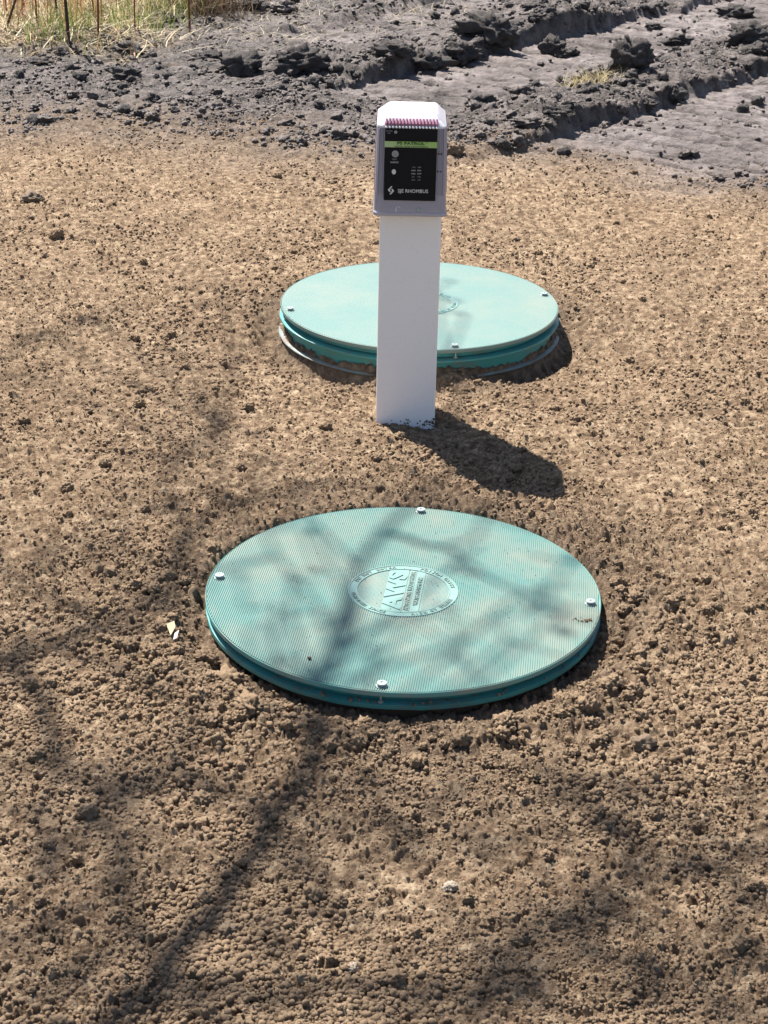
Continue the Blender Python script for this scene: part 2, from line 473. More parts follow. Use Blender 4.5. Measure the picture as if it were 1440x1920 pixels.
# ------------------------------------------------------------------ lumps (crumbs, stones, clods)
def lump_mesh(name, sub, seed, matl, flat=.75, amp=.35, freq=1.6, knob=.0, sx=1., sy=1.):
    import bmesh
    bm = bmesh.new(); bmesh.ops.create_icosphere(bm, subdivisions=sub, radius=1)
    off = Vector((seed * 3.7, seed * 1.3, seed * 2.1))
    for v in bm.verts:
        p = v.co.normalized()
        d = 1 + amp * mn.fractal(p * freq + off, 1.0, 2.0, 4)
        if knob:
            ds = mn.voronoi(p * 3.2 + off)[0][0]
            d += knob * (.45 - ds)
            ds = mn.voronoi(p * 7.5 + off)[0][0]
            d += knob * .45 * (.45 - ds)
        if sub >= 4: d *= 1 + .26 * mn.fractal(p * 5 + off, .7, 2.1, 4) + .16 * abs(mn.noise(p * 16 + off))
        v.co = Vector((p.x * sx, p.y * sy, p.z * flat)) * d
    me = bpy.data.meshes.new(name); bm.to_mesh(me); bm.free()
    me.polygons.foreach_set('use_smooth', [True] * len(me.polygons)); me.materials.append(matl)
    return me

def scatter(name, X, Y, Z, scale, matl, label, cat, nvar=6, sub=2, knob=.5, flat=.8, seed=1, amp=.3):
    """one object of loose pieces nobody could count"""
    c = bpy.data.collections.new(name + '_pieces')
    for i_ in range(nvar):
        o = bpy.data.objects.new(name + '_piece', lump_mesh(name + '_piece', sub, seed + i_, matl, flat, amp, 1.6, knob))
        c.objects.link(o)
    me = bpy.data.meshes.new(name); me.from_pydata(np.stack([X, Y, Z], 1).tolist(), [], [])
    a = me.attributes.new('psize', 'FLOAT', 'POINT'); a.data.foreach_set('value', scale.astype(np.float32))
    o = link(bpy.data.objects.new(name, me)); tag(o, label, cat, kind='stuff')
    g = bpy.data.node_groups.new(name, 'GeometryNodeTree')
    g.interface.new_socket('Geometry', in_out='INPUT', socket_type='NodeSocketGeometry')
    g.interface.new_socket('Geometry', in_out='OUTPUT', socket_type='NodeSocketGeometry')
    gi = g.nodes.new('NodeGroupInput'); go = g.nodes.new('NodeGroupOutput')
    ci = g.nodes.new('GeometryNodeCollectionInfo'); ci.inputs[0].default_value = c
    ci.inputs['Separate Children'].default_value = True; ci.inputs['Reset Children'].default_value = True
    ip = g.nodes.new('GeometryNodeInstanceOnPoints'); ip.inputs['Pick Instance'].default_value = True
    rv = g.nodes.new('FunctionNodeRandomValue'); rv.data_type = 'FLOAT_VECTOR'
    rv.inputs[0].default_value = (-.5, -.5, 0); rv.inputs[1].default_value = (.5, .5, 6.28)
    na = g.nodes.new('GeometryNodeInputNamedAttribute'); na.data_type = 'FLOAT'; na.inputs[0].default_value = 'psize'
    g.links.new(gi.outputs[0], ip.inputs['Points']); g.links.new(ci.outputs[0], ip.inputs['Instance'])
    g.links.new(rv.outputs[0], ip.inputs['Rotation']); g.links.new(na.outputs[0], ip.inputs['Scale'])
    g.links.new(ip.outputs[0], go.inputs[0])
    md = o.modifiers.new('scatter', 'NODES'); md.node_group = g
    return o

def sample_area(n, r0, r1, a=.34, p=1.0):
    r = np.sqrt(RNG.uniform(r0 ** 2, r1 ** 2, n)) if p == 1 else r0 * (r1 / r0) ** RNG.uniform(0, 1, n)
    t = RNG.uniform(-a, a, n); return r * np.sin(t), r * np.cos(t)

def clear_of_lids(X, Y, pad=.012):
    k_ = (np.hypot(X - L1[0], Y - L1[1]) > LR + pad) & (np.hypot(X - L2[0], Y - L2[1]) > LR + pad) & \
         ~((np.abs(X - POST[0]) < .07) & (np.abs(Y - POST[1]) < .07))
    return k_

X, Y = sample_area(230000, 1.42, 6.2, .34, 0)
k_ = clear_of_lids(X, Y); X, Y = X[k_], Y[k_]
Z, mz = full_h(X, Y); k_ = (mz < .75) & (RNG.uniform(0, 1, len(X)) < .38 + .62 * sst(-.35, .25, fbm(X, Y, .13, 160, 3))); X, Y, Z = X[k_], Y[k_], Z[k_]
sz = (.0010 + .0036 * RNG.uniform(0, 1, len(X)) ** 3) * (.75 + .5 * sst(-.3, .4, fbm(X, Y, .22, 161, 2)))
scatter('soil_crumbs', X, Y, Z + sz * .1, sz, M_crumb, 'loose tan soil crumbs strewn over the raked ground', 'soil crumbs', 9, 2, .5, .85, 5)
X, Y = sample_area(750, 1.42, 6.1, .34, 0)
n2_ = 300
ang = RNG.uniform(math.pi * .95, math.pi * 2.1, n2_); rd = .365 + .16 * RNG.uniform(0, 1, n2_) ** 1.3
X = np.concatenate([X, L1[0] + rd * np.cos(ang)]); Y = np.concatenate([Y, L1[1] + rd * np.sin(ang)])
k_ = clear_of_lids(X, Y, .022); X, Y = X[k_], Y[k_]
Z, mz = base_h(X, Y); sz = .004 + .009 * RNG.uniform(0, 1, len(X)) ** 3.5
scatter('soil_lumps', X, Y, Z + .004 + sz * .15, sz, M_crumb, 'bigger rounded lumps of tan soil scattered round the lids', 'soil lumps', 8, 4, .5, .75, 25, .45)
# mud: broken lumps
X, Y = sample_area(26000, 5.2, 10.0, .34, 0)
Z, mz = base_h(X, Y)
v_ = X * TV[0] + Y * TV[1]
dens = .16 + .7 * sst(0, .5, fbm(X, Y, .35, 120, 3)) + .9 * np.exp(-((v_ + 3.55) / .18) ** 2) + .8 * np.exp(-((v_ + 4.5) / .14) ** 2) + .5 * np.exp(-((v_ + 2.6) / .4) ** 2)
bnd, _, _ = tracks(X, Y)
k_ = (RNG.uniform(0, 1, len(X)) < dens * .42 * (1 - .8 * bnd)) & (mz > .5); X, Y, Z = X[k_], Y[k_], Z[k_]
sz = .003 + .021 * RNG.uniform(0, 1, len(X)) ** 5
scatter('mud_crumbs', X, Y, Z + .006 + sz * .2, sz, M_mudclod, 'broken lumps of churned grey mud behind the sandy ground', 'mud lumps', 8, 3, .35, .7, 45, .55)

n_ = 70000
X, Y = sample_area(n_, 5.2, 10.0, .34, 0)
Z, mz = full_h(X, Y)
bnd, _, _ = tracks(X, Y)
k_ = (mz > .45) & (RNG.uniform(0, 1, n_) < (.15 + .9 * sst(-.1, .4, fbm(X, Y, .14, 141, 3))) * (1 - .85 * bnd)); X, Y, Z = X[k_], Y[k_], Z[k_]
sz = .0022 + .0085 * RNG.uniform(0, 1, len(X)) ** 3
scatter('mud_grit', X, Y, Z + sz * .2, sz, M_mudclod, 'fine grit and crumbs covering the churned mud', 'mud grit', 8, 2, .4, .7, 85, .5)
# blacker crumbs where the peat was torn up
n_ = 26000
X, Y = sample_area(n_, 5.6, 10.0, .34, 1)
v_ = X * TV[0] + Y * TV[1]
def spot(cx_, cy_, sx_, sy_): return np.exp(-(((X - cx_) / sx_) ** 2 + ((Y - cy_) / sy_) ** 2))
w_ = 1.1 * spot(.72, 6.75, .26, .42) + 1.0 * spot(1.35, 7.9, .45, .55) + .9 * spot(.55, 8.6, .7, .30) + .8 * spot(-1.1, 6.75, .5, .22) + .7 * spot(-.45, 7.0, .25, .16) \
     + .9 * np.exp(-((v_ + 4.42) / .09) ** 2) * sst(5.6, 6.4, Y) + .7 * np.exp(-((v_ + 3.0) / .10) ** 2) * sst(5.9, 6.6, Y) + .05 + .5 * spot(-.05, 5.95, .3, .10)
bnd, _, _ = tracks(X, Y)
w_ *= (1 - .8 * bnd)
w_ *= .25 + 1.1 * sst(-.25, .35, fbm(X, Y, .16, 131, 3))
Z, mz = base_h(X, Y); k_ = (RNG.uniform(0, 1, n_) < w_ * .42) & (mz > .4); X, Y, Z = X[k_], Y[k_], Z[k_]
sz = .004 + .022 * RNG.uniform(0, 1, len(X)) ** 3
scatter('peat_crumbs', X, Y, Z + .008 + sz * .25, sz, M_peat, 'torn up crumbs of near black peat among the churned mud', 'peat crumbs', 8, 3, .45, .75, 65, .5)

# ------------------------------------------------------------------ risers and lids
def text_mesh(s_, size, depth, bold=0., space=1.0):
    cu = bpy.data.curves.new('t', 'FONT'); cu.body = s_; cu.size = size; cu.extrude = depth
    cu.offset = bold; cu.align_x = 'CENTER'; cu.align_y = 'CENTER'; cu.resolution_u = 2; cu.space_character = space
    o = bpy.data.objects.new('t', cu); COL.objects.link(o)
    bpy.context.view_layer.update()
    me_ = bpy.data.meshes.new_from_object(o.evaluated_get(bpy.context.evaluated_depsgraph_get()))
    vs = [tuple(v.co) for v in me_.vertices]; fs = [tuple(p.vertices) for p in me_.polygons]
    bpy.data.objects.remove(o); bpy.data.curves.remove(cu); bpy.data.meshes.remove(me_)
    return vs, fs

def make_riser(c, ztop, label, deep):
    r = empty('tank_riser', (c[0], c[1], ztop)); tag(r, label, 'tank riser', 'round plastic tank risers under the green lids')
    f = MB()
    if deep:   # lid 2: flange stands clear of the soil
        prof = [(.300, -.024), (.326, -.0245), (.3315, -.027), (.3315, -.0305), (.322, -.033), (.318, -.048), (.316, -.12)]
    else:
        prof = [(.300, -.021), (.322, -.0215), (.3285, -.024), (.3285, -.0315), (.318, -.034)]
    rnd = random.Random(3)
    ph_ = [rnd.uniform(0, 6.28) for _ in range(6)]
    def wob(a, j_, rr_, z_):
        w = sum(math.sin(a * n_ + p_) for n_, p_ in zip((2, 3, 5, 9, 17, 31), ph_)) * .00025
        return rr_ + w * 1.6, z_ + w * (2 if not deep else 1)
    f.lathe(prof, 160, wob=wob)
    smooth_by_angle(f.build('flange', M_teal, r), 50)
    w_ = MB(); w_.lathe([(.303, -.010), (.303, -.022)], 128); smooth_by_angle(w_.build('inner_wall', M_teal, r))
    if not deep:
        q2 = MB(); q2.lathe([(.318, -.0338), (.3155, -.10)], 128); smooth_by_angle(q2.build('riser_wall', M_dirty, r))
    if deep:
        g_ = MB(); g_.lathe([(.300, -.0655), (.332, -.0660), (.3345, -.0685), (.332, -.0725), (.300, -.074)], 160, wob=wob)
        smooth_by_angle(g_.build('lower_rib', M_ringb, r), 60)
    return r

def make_lid(c, ztop, rot, label, mtop, hexb):
    L = empty('septic_lid', (c[0], c[1], ztop), rot); tag(L, label, 'tank lid', 'round green septic tank lids')
    R0, RE = .3275, .0915
    sp = .0036; n = int(2 * R0 / sp); x0 = -n * sp / 2
    V = []; Fq = []; prev = {}
    prof = [(0.0, -.0013), (.22, -.0013), (.50, 0.), (.78, 0.)]      # groove, crest
    xs = [(x0 + (i_ + f_) * sp, z_) for i_ in range(n) for f_, z_ in prof]
    def strip(seg):
        last = None
        for x_, z_ in xs:
            if abs(x_) > R0 - 1e-4: last = None; continue
            ys = seg(x_)
            if ys is None: last = None; continue
            i_ = len(V); V.append((x_, ys[0], z_)); V.append((x_, ys[1], z_))
            if last is not None: Fq.append((last, i_, i_ + 1, last + 1))
            last = i_
    def ye(x_): return math.sqrt(max(R0 * R0 - x_ * x_, 0))
    def yi(x_): return math.sqrt(max(RE * RE - x_ * x_, 0))
    strip(lambda x_: (-ye(x_), -yi(x_)))
    strip(lambda x_: (yi(x_), ye(x_)))
    top = mesh_obj('ribbed_top', V, Fq, mtop, L); top['kind'] = 'stuff'
    # body under the ribs
    bd = MB(); bd.lathe([(.0005, -.0026), (.3272, -.0026), (.3290, -.0004), (.3300, -.0012), (.3300, -.0085), (.3285, -.0100),
                         (.318, -.0105)], 192)
    smooth_by_angle(bd.build('rim', M_rim if mtop is M_lid1 else mtop, L), 40)
    sk = MB(); sk.lathe([(.319, -.0102), (.3165, -.0108), (.3150, -.0225), (.300, -.0235)], 160)
    smooth_by_angle(sk.build('skirt', M_teal, L), 50)
    # emblem
    em = MB()
    em.lathe([(.0003, -.0011), (.0785, -.0011)], 96)
    eo = em.build('emblem', M_embin, L)
    er = MB(); er.lathe([(.0762, -.0014), (.0768, .0004), (.0782, .0004), (.0790, -.0003), (.0895, -.0003), (.0905, .0008), (.0922, .0008), (.0932, -.0014)], 128)
    smooth_by_angle(er.build('emblem_ring', M_emb, eo), 30)
    # fine ribs of the disc
    fr = MB(); x_ = -.074
    while x_ < .074:
        y_ = math.sqrt(.0755 ** 2 - x_ * x_) if abs(x_) < .0755 else 0
        if not (-.030 < x_ < .034): fr.box(x_, x_ + .0009, -y_, y_, -.0013, -.0007)
        x_ += .0021
    o = fr.build('fine_ribs', M_embin, eo); o['kind'] = 'stuff'
    # raised plate with the letters, reading up the lid
    pl = MB()
    def band(xa, xb, z_):
        ya0 = math.sqrt(.0755 ** 2 - xa * xa); yb0 = math.sqrt(.0755 ** 2 - xb * xb)
        nseg = 12; ring_t = []; ring_b = []
        for i_ in range(nseg + 1):
            xx = xa + (xb - xa) * i_ / nseg; yy = math.sqrt(.0755 ** 2 - xx * xx)
            ring_t.append((xx, yy)); ring_b.append((xx, -yy))
        loop = ring_b + ring_t[::-1]
        pl.loft([[(a_, b_, -.0013) for a_, b_ in loop], [(a_, b_, z_) for a_, b_ in loop]], True, True)
    band(-.030, .0035, -.0002); band(.0055, .0160, -.0003); band(.018, .032, -.0001)
    pl.build('letter_plate', M_emb, eo)
    def put(vs, fs, cx_, cy_, ang_, z_, MBo):
        ca, sa = math.cos(ang_), math.sin(ang_)
        MBo.add([(cx_ + p[0] * ca - p[1] * sa, cy_ + p[0] * sa + p[1] * ca, z_ + p[2]) for p in vs], fs)
    lt = MB()
    vs, fs = text_mesh('AWS', .0415, .0011, .0013, 1.05)
    vs = [(p[0] * 1.42, p[1], p[2]) for p in vs]
    put(vs, fs, -.0125, -.002, math.pi / 2, .0002, lt)
    lt.build('large_lettering', M_emb, eo)
    sm = MB()
    vs, fs = text_mesh('ALTERNATIVE WASTEWATER', .0105, .0009, .0003); put(vs, fs, .0108, 0, math.pi / 2, 0, sm)
    vs, fs = text_mesh('WATER SYSTEMS INC', .0105, .0009, .0003); put(vs, fs, .0250, 0, math.pi / 2, .0002, sm)
    for txt, a_ in (('DO NOT ENTER', 135), ('POISON GASES', 45), ('CONFINED SPACE', 225), ('RISK OF DEATH', 315)):
        n_ = len(txt); step = math.radians(62) / n_
        for i_, ch in enumerate(txt):
            if ch == ' ': continue
            vs, fs = text_mesh(ch, .0095, .0008, .0002)
            if a_ < 180: a__ = math.radians(a_) + (n_ / 2 - .5 - i_) * step; ro = a__ - math.pi / 2
            else: a__ = math.radians(a_) - (n_ / 2 - .5 - i_) * step; ro = a__ + math.pi / 2
            put(vs, fs, .0842 * math.cos(a__), .0842 * math.sin(a__), ro, .0, sm)
    o_ = sm.build('small_lettering', M_embin if mtop is M_lid1 else M_emb, eo); o_['kind'] = 'stuff'
    # bolts
    for kk in range(4):
        a_ = math.pi / 2 * kk; bx_, by_ = .3125 * math.cos(a_), .3125 * math.sin(a_)
        h = MB()
        h.lathe([(.0040, 0), (.0044, .0022), (.0078, .0030), (.0082, .0044), (.0076, .0056), (.0026, .0060), (.0022, .0048), (.0002, .0046)], 20, (bx_, by_))
        ho = smooth_by_angle(h.build('bolt', M_zinc, L), 35)
        s_ = MB(); bx2, by2 = .3235 * math.cos(a_), .3235 * math.sin(a_)
        s_.lathe([(.0016, -.0098), (.0016, -.0225)], 10, (bx2, by2)); s_.lathe([(.0046, -.0225), (.0046, -.0205), (.0016, -.0200)], 14, (bx2, by2))
        smooth_by_angle(s_.build('bolt_shank', M_zinc, ho), 35)
        w_ = MB(); w_.lathe([(.0095, -.0003), (.0095, .0005), (.0040, .0007)], 20, (bx_, by_)); w_.build('washer', M_zinc, ho)
    return L

make_riser(L1, 0.0, 'dirty teal riser rim under the nearer lid, its front sunk in a dark hollow', False)
make_riser(L2, L2Z, 'teal riser standing clear of the soil under the farther lid behind the post', True)
make_lid(L1, 0.0, math.radians(-6), 'ribbed green round lid in front of the white post, with AWS emblem and branch shadows', M_lid1, 1)
make_lid(L2, L2Z, math.radians(14), 'pale green round lid partly hidden behind the white post', M_lid2, 1)

# ------------------------------------------------------------------ alarm post
FX, FY = .0376, 3.36
P = empty('alarm_post', (POST[0], POST[1], 0)); tag(P, 'white square post with a grey alarm box on top, between the two lids', 'alarm post')
def loc(v): return (v[0] - POST[0], v[1] - POST[1], v[2])
def buildp(mb, name, matl, parent=P, sm=None):
    mb.v = [loc(v) for v in mb.v]; o = mb.build(name, matl, parent)
    if sm: smooth_by_angle(o, sm)
    return o
s_ = MB(); hw = .0612
s_.loft([rrect(POST[0], POST[1], hw, hw, .005, z_) for z_ in (-.25, .1, .44)], False, True)
buildp(s_, 'post_sleeve', M_vinyl, P, 30)
cy0 = FY + .080
c_ = MB()
rings = []
for hx, yf, yb, r_, z_ in ((.0715, 3.3545, 3.520, .010, .4325), (.0725, 3.3535, 3.521, .011, .4345), (.0722, 3.354, 3.5205, .011, .4385),
                           (.0705, 3.3565, 3.518, .011, .4410), (.0700, 3.357, 3.5175, .011, .470), (.0670, 3.3605, 3.514, .012, .6040)):
    rings.append(rrect(FX, (yf + yb) / 2, hx, (yb - yf) / 2, r_, z_, 5))
c_.loft(rings, False, False)
cov_ = buildp(c_, 'enclosure_cover', M_cover, P, 30)
# underside lip
c_ = MB(); c_.loft([rrect(FX, 3.437, .0715, .0825, .010, .4325, 5), rrect(FX, 3.437, .066, .077, .010, .4328, 5)], False, False)
buildp(c_, 'cover_lip', M_cover, cov_, 30)
# vertical ribs of the cover beside the panel
for sx in (-1, 1):
    for k2 in range(4):
        xx = FX + sx * (.0535 + .0036 * k2)
        c_ = MB(); c_.tube([(xx, 3.3572, .474), (xx - sx * .0022, 3.3606, .602)], [.0013, .0013], 8)
        buildp(c_, 'cover_rib', M_cover, cov_, 60)
for sx in (-1, 1):
    for k2 in range(6):
        yy = 3.385 + .020 * k2
        c_ = MB(); c_.tube([(FX + sx * .0700, yy, .474), (FX + sx * .0672, yy, .602)], [.0016, .0016], 8)
        buildp(c_, 'cover_rib', M_cover, cov_, 60)
# sloping cap
c_ = MB()
c_.loft([rrect(FX, (3.3605 + 3.514) / 2, .0670, (3.514 - 3.3605) / 2, .012, .6040, 5),
         rrect(FX, 3.437, .0668, .0765, .012, .6075, 5),
         rrect(FX + .001, 3.4355, .0560, .0690, .012, .6175, 5),
         rrect(FX + .002, 3.4340, .0490, .0560, .009, .6255, 5),
         rrect(FX + .002, 3.4330, .0465, .0535, .008, .6270, 5)], False, True)
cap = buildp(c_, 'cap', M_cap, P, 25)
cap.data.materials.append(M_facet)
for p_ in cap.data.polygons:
    if abs(p_.normal.x) > .35 and abs(p_.normal.y) < .45: p_.material_index = 1  # greyer sides against the sunlit white top, shade painted by face
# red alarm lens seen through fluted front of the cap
def pp(px, py):   # panel pixel to panel plane
    return (-.0138 + (px - 722) * .001066, .6031 - (py - 240 - (px - 722) * .0216) * .001026)
c_ = MB()
for k2 in range(16):
    xx, _ = pp(724.5 + k2 * 6.02, 230)
    c_.tube([(xx, 3.3592, .6068), (xx, 3.3585, .6120), (xx, 3.3668, .6195)], [.0026, .0029, .0022], 8)
lens = buildp(c_, 'alarm_lens', M_pink, cap, 60); lens['kind'] = 'stuff'
c_ = MB()
for k2 in range(16):
    xx, _ = pp(724.5 + k2 * 6.02, 230)
    c_.lathe([(.0001, .0024), (.0018, .0018), (.0026, 0), (.0018, -.0018), (.0001, -.0024)], 10)
    nv = 50
    c_.v[-nv:] = [(x_ + xx, y_ + 3.3560, z_ + .6062) for x_, y_, z_ in c_.v[-nv:]]
bead = buildp(c_, 'lens_beads', M_bead, cap, 60); bead['kind'] = 'stuff'
# black panel
PY = 3.3535
def plate(x0_, z0_, x1_, z1_, y_, th_, name, matl, parent):
    q_ = MB(); q_.box(x0_, x1_, y_, y_ + th_, z0_, z1_); return buildp(q_, name, matl, parent)
panel = plate(-.0136, .4640, .0866, .6032, PY, .008, 'front_panel', M_black, P)
plate(-.0139, .5680, .0869, .5795, PY - .0006, .0005, 'green_band', M_green, panel)
def write(txt, px, py, size, matl, bold=0., sx=1., name='lettering', space=1.0):
    vs, fs = text_mesh(txt, size, .00015, bold, space); x_, z_ = pp(px, py)
    q_ = MB(); q_.add([(x_ + p[0] * sx, PY - .0012 + -p[2], z_ + p[1]) for p in vs], fs)
    return buildp(q_, name, matl, panel)
write('\u00ae', 797.5, 266, .0034, M_printd, 0, 1.1)
write('PS PATROL', 769, 267.6, .0072, M_printd, .0002, 1.5)
write('LIQUID LEVEL MONITORING', 770, 273.6, .0040, M_printd, 0, 1.25)
write('POWER', 729.5, 244, .0034, M_printg, 0, 1.1); write('ON', 729.5, 248, .0034, M_printg, 0, 1.1)
write('TEST', 740, 297.4, .0040, M_printg, 0, 1.1); write('SILENCE', 740, 303, .0042, M_print, 0, 1.0)
for i_, (a_, b_) in enumerate((('1234', '5678'), ('PUMP', 'RUN'), ('HIGH', 'LOW'), ('SET', 'HRS'), ('TEST', 'OFF'))):
    m__ = M_print if i_ in (1, 2) else M_printg
    write(a_, 775, 312.5 + i_ * 6.1, .0036, m__, 0, .95); write(b_, 785.5, 312.5 + i_ * 6.1, .0036, m__, 0, .95)
write('SJE RHOMBUS', 775, 358.2, .0098, M_print, .0001, .98, space=1.0)
# logo: two folded chevrons
q_ = MB(); lx, lz = pp(735, 356.5)
def chev(pts):
    th_ = .0003; n_ = len(pts)
    q_.loft([[(lx + a_, PY - .0013, lz + b_) for a_, b_ in pts], [(lx + a_, PY - .0009, lz + b_) for a_, b_ in pts]])
chev([(.0006, .0085), (-.0062, .0012), (-.0028, -.0034), (-.0004, -.0022), (-.0022, .0010), (.0024, .0070)])
chev([(-.0006, -.0085), (.0062, -.0012), (.0028, .0034), (.0004, .0022), (.0022, -.0010), (-.0024, -.0070)])
buildp(q_, 'logo_mark', M_print, panel)
def disc(px, py, r0_, r1_, name, matl, dpth=.0012, sz=1.):
    x_, z_ = pp(px, py); q_ = MB(); n_ = 28; V = []; Fq = []
    prof_ = [(r1_, PY + .001), (r1_, PY - dpth), (r0_, PY - dpth * 1.2)] + ([(r0_, PY - .0002), (.0001, PY - .0002)] if r0_ > .0005 else [])
    for i2 in range(n_):
        a_ = 2 * math.pi * i2 / n_
        for r_, y_ in prof_: V.append((x_ + r_ * math.cos(a_), y_, z_ + r_ * sz * math.sin(a_)))
    p_ = len(prof_)
    for i2 in range(n_):
        k3 = (i2 + 1) % n_
        for j3 in range(p_ - 1): Fq.append((i2 * p_ + j3, i2 * p_ + j3 + 1, k3 * p_ + j3 + 1, k3 * p_ + j3))
    q_.add(V, Fq); return buildp(q_, name, matl, panel, 30)
disc(741.3, 246, .0003, .0030, 'power_lamp', M_printg)
disc(741.3, 287, .0034, .0066, 'test_button', M_printg)
disc(739.5, 321, .0003, .0040, 'status_lamp', M_print, .0012, 1.25)
q_ = MB(); q_.box(pp(738.7, 0)[0], pp(740.3, 0)[0], PY - .0018, PY - .001, pp(0, 324)[1] - .0004, pp(0, 318)[1] - .0004); buildp(q_, 'lamp_slot', M_black, panel)
# screw, slot and side rivets on the grey cover
q_ = MB(); xx, zz = .0548, .4455
def ball(mb, x_, y_, z_, rad_, sy_=.5, n_=12):
    V0 = len(mb.v); mb.lathe([(.0001, 1), (.5, .866), (.866, .5), (1, 0), (.866, -.5), (.5, -.866), (.0001, -1)], n_)
    mb.v[V0:] = [(x_ + a_ * rad_, y_ + b_ * rad_ * sy_, z_ + c2_ * rad_) for a_, b_, c2_ in mb.v[V0:]]
ball(q_, xx, 3.3560, zz, .0042); buildp(q_, 'cover_screw', M_zinc, cov_, 60)
q_ = MB(); ar = [(.0148 + .0042 * math.cos(t_), .4470 + .0042 * math.sin(t_)) for t_ in np.linspace(math.pi, .3, 8)]
q_.tube([(.0106, 3.3562, .4360)] + [(a_, 3.3562, b_) for a_, b_ in ar], [.0008] * 9, 6); buildp(q_, 'moulded_mark', M_cap, cov_, 60)
for zz in (.5555, .5215):
    q_ = MB(); ball(q_, FX + .0525, 3.3575, zz, .0018); ball(q_, FX + .0580, 3.3575, zz, .0018); buildp(q_, 'cover_rivet', M_dark, cov_, 60)
# soil splash at the foot of the post
rnd = random.Random(11)
q_ = MB()
for _ in range(70):
    kx, kz, ks = rnd.choice(((.003, .004, .003), (.006, .010, .002), (.012, .009, .002), (.018, .013, .0018), (.022, .006, .001), (.002, .017, .001), (.030, .001, .006), (.055, .0, .006), (.08, .002, .007)))
    x_ = min(POST[0] + hw - .001, POST[0] + hw - kx + rnd.gauss(0, ks)); z_ = ground_z(x_, 3.37) + .006 + kz + rnd.gauss(0, ks)
    ball(q_, x_, POST[1] - hw - .0005, z_, rnd.uniform(.0008, .0024), .5, 8)
sp_ = q_.build('soil_splash', M_mudclod); tag(sp_, 'dark wet soil clinging to the lower right corner of the white post', 'soil', kind='stuff')

# ------------------------------------------------------------------ stones, clods and bits that can be told apart
def put_lump(name, px, py, w, h, dpt, matl, label, cat, seed, sub=4, knob=.6, sink=.25, flat=1., amp=.3, z0=None, rz=None, group=None, subs=None):
    g_ = gp(px, py); x_, y_ = g_.x, g_.y
    zb = ground_z(x_, y_) if z0 is None else z0
    if z0 is None: g_ = gp(px, py, zb); x_, y_ = g_.x, g_.y; zb = ground_z(x_, y_)
    me_ = lump_mesh(name, sub, seed, matl, 1, amp, 1.5, knob)
    o = link(bpy.data.objects.new(name, me_))
    o.scale = (w / 2, dpt / 2, h / 2); o.location = (x_, y_, zb + h / 2 * (1 - 2 * sink) )
    o.rotation_euler = (0, 0, random.Random(seed).uniform(-.5, .5) if rz is None else rz)
    tag(o, label, cat, group); return o

G_ = 'single stones lying on the sandy ground'
put_lump('stone', 60, 376, .062, .030, .05, M_stone, 'flat brown stone at the left side, beyond the small soil plug', 'stone', 101, 4, .15, .25, amp=.45, group=G_)
put_lump('stone', 1203, 1400, .034, .022, .028, M_stone, 'largest brown stone, beside a small dark hollow right of and before the near lid', 'stone', 102, 4, .2, .3, amp=.5, group=G_, rz=.4)
put_lump('stone', 845, 1668, .020, .012, .015, M_stone_pale, 'pale oval pebble below the near lid, the larger of the two white pebbles', 'pebble', 103, 4, .1, .25, amp=.4, group=G_)
put_lump('stone', 660, 1818, .014, .011, .013, M_stone_pale, 'small chalk white pebble near the bottom edge of the picture', 'pebble', 104, 4, .1, .3, amp=.45, group=G_)
put_lump('stone', 427, 1750, .022, .018, .018, M_stone, 'round brown pebble left of the white pebbles, near the bottom', 'pebble', 105, 4, .15, .3, amp=.45, group=G_)
put_lump('stone', 165, 1528, .026, .020, .02, M_stone, 'round buff stone in the shaded soil at the lower left', 'stone', 106, 4, .15, .3, amp=.45, group=G_)
put_lump('stone', 55, 1285, .026, .022, .022, M_crumb, 'dark round lump at the left edge, level with the near lid', 'stone', 107, 4, .4, .35, amp=.4, group=G_)
put_lump('stone', 850, 290, .055, .050, .05, M_stone, 'squarish brown block just right of the alarm box', 'stone', 108, 4, .25, .2, amp=.45, group=G_)
put_lump('stone', 580, 1251, .006, .005, .006, M_stone, 'tiny grit stone lying on the front of the near green lid', 'pebble', 109, 2, .2, .0, amp=.2, z0=-.0005)
put_lump('soil_plug', 107, 447, .040, .034, .036, M_crumb, 'knobbly round soil plug with a cracked edge, left side below the flat stone', 'soil clod', 110, 4, .5, .2)
put_lump('soil_clod', 1100, 1330, .034, .028, .03, M_crumb, 'crumbly tan clod in front of the right edge of the near lid', 'soil clod', 111, 4, .7, .2)
put_lump('soil_clod', 425, 1275, .060, .032, .04, M_crumb, 'large cracked tan clod at the front left of the near lid', 'soil clod', 112, 4, .8, .3)
put_lump('soil_clod', 470, 1330, .050, .030, .036, M_crumb, 'ragged clod on the rim of the hollow, left of the front bolt', 'soil clod', 113, 4, .8, .3)
put_lump('soil_clod', 385, 1235, .040, .03, .03, M_crumb, 'grey brown clod touching the left side of the near lid', 'soil clod', 114, 4, .8, .3)
put_lump('soil_clod', 965, 452, .030, .02, .03, M_crumb, 'low tan clod beyond the far lid, right of the post', 'soil clod', 115, 3, .7, .3)

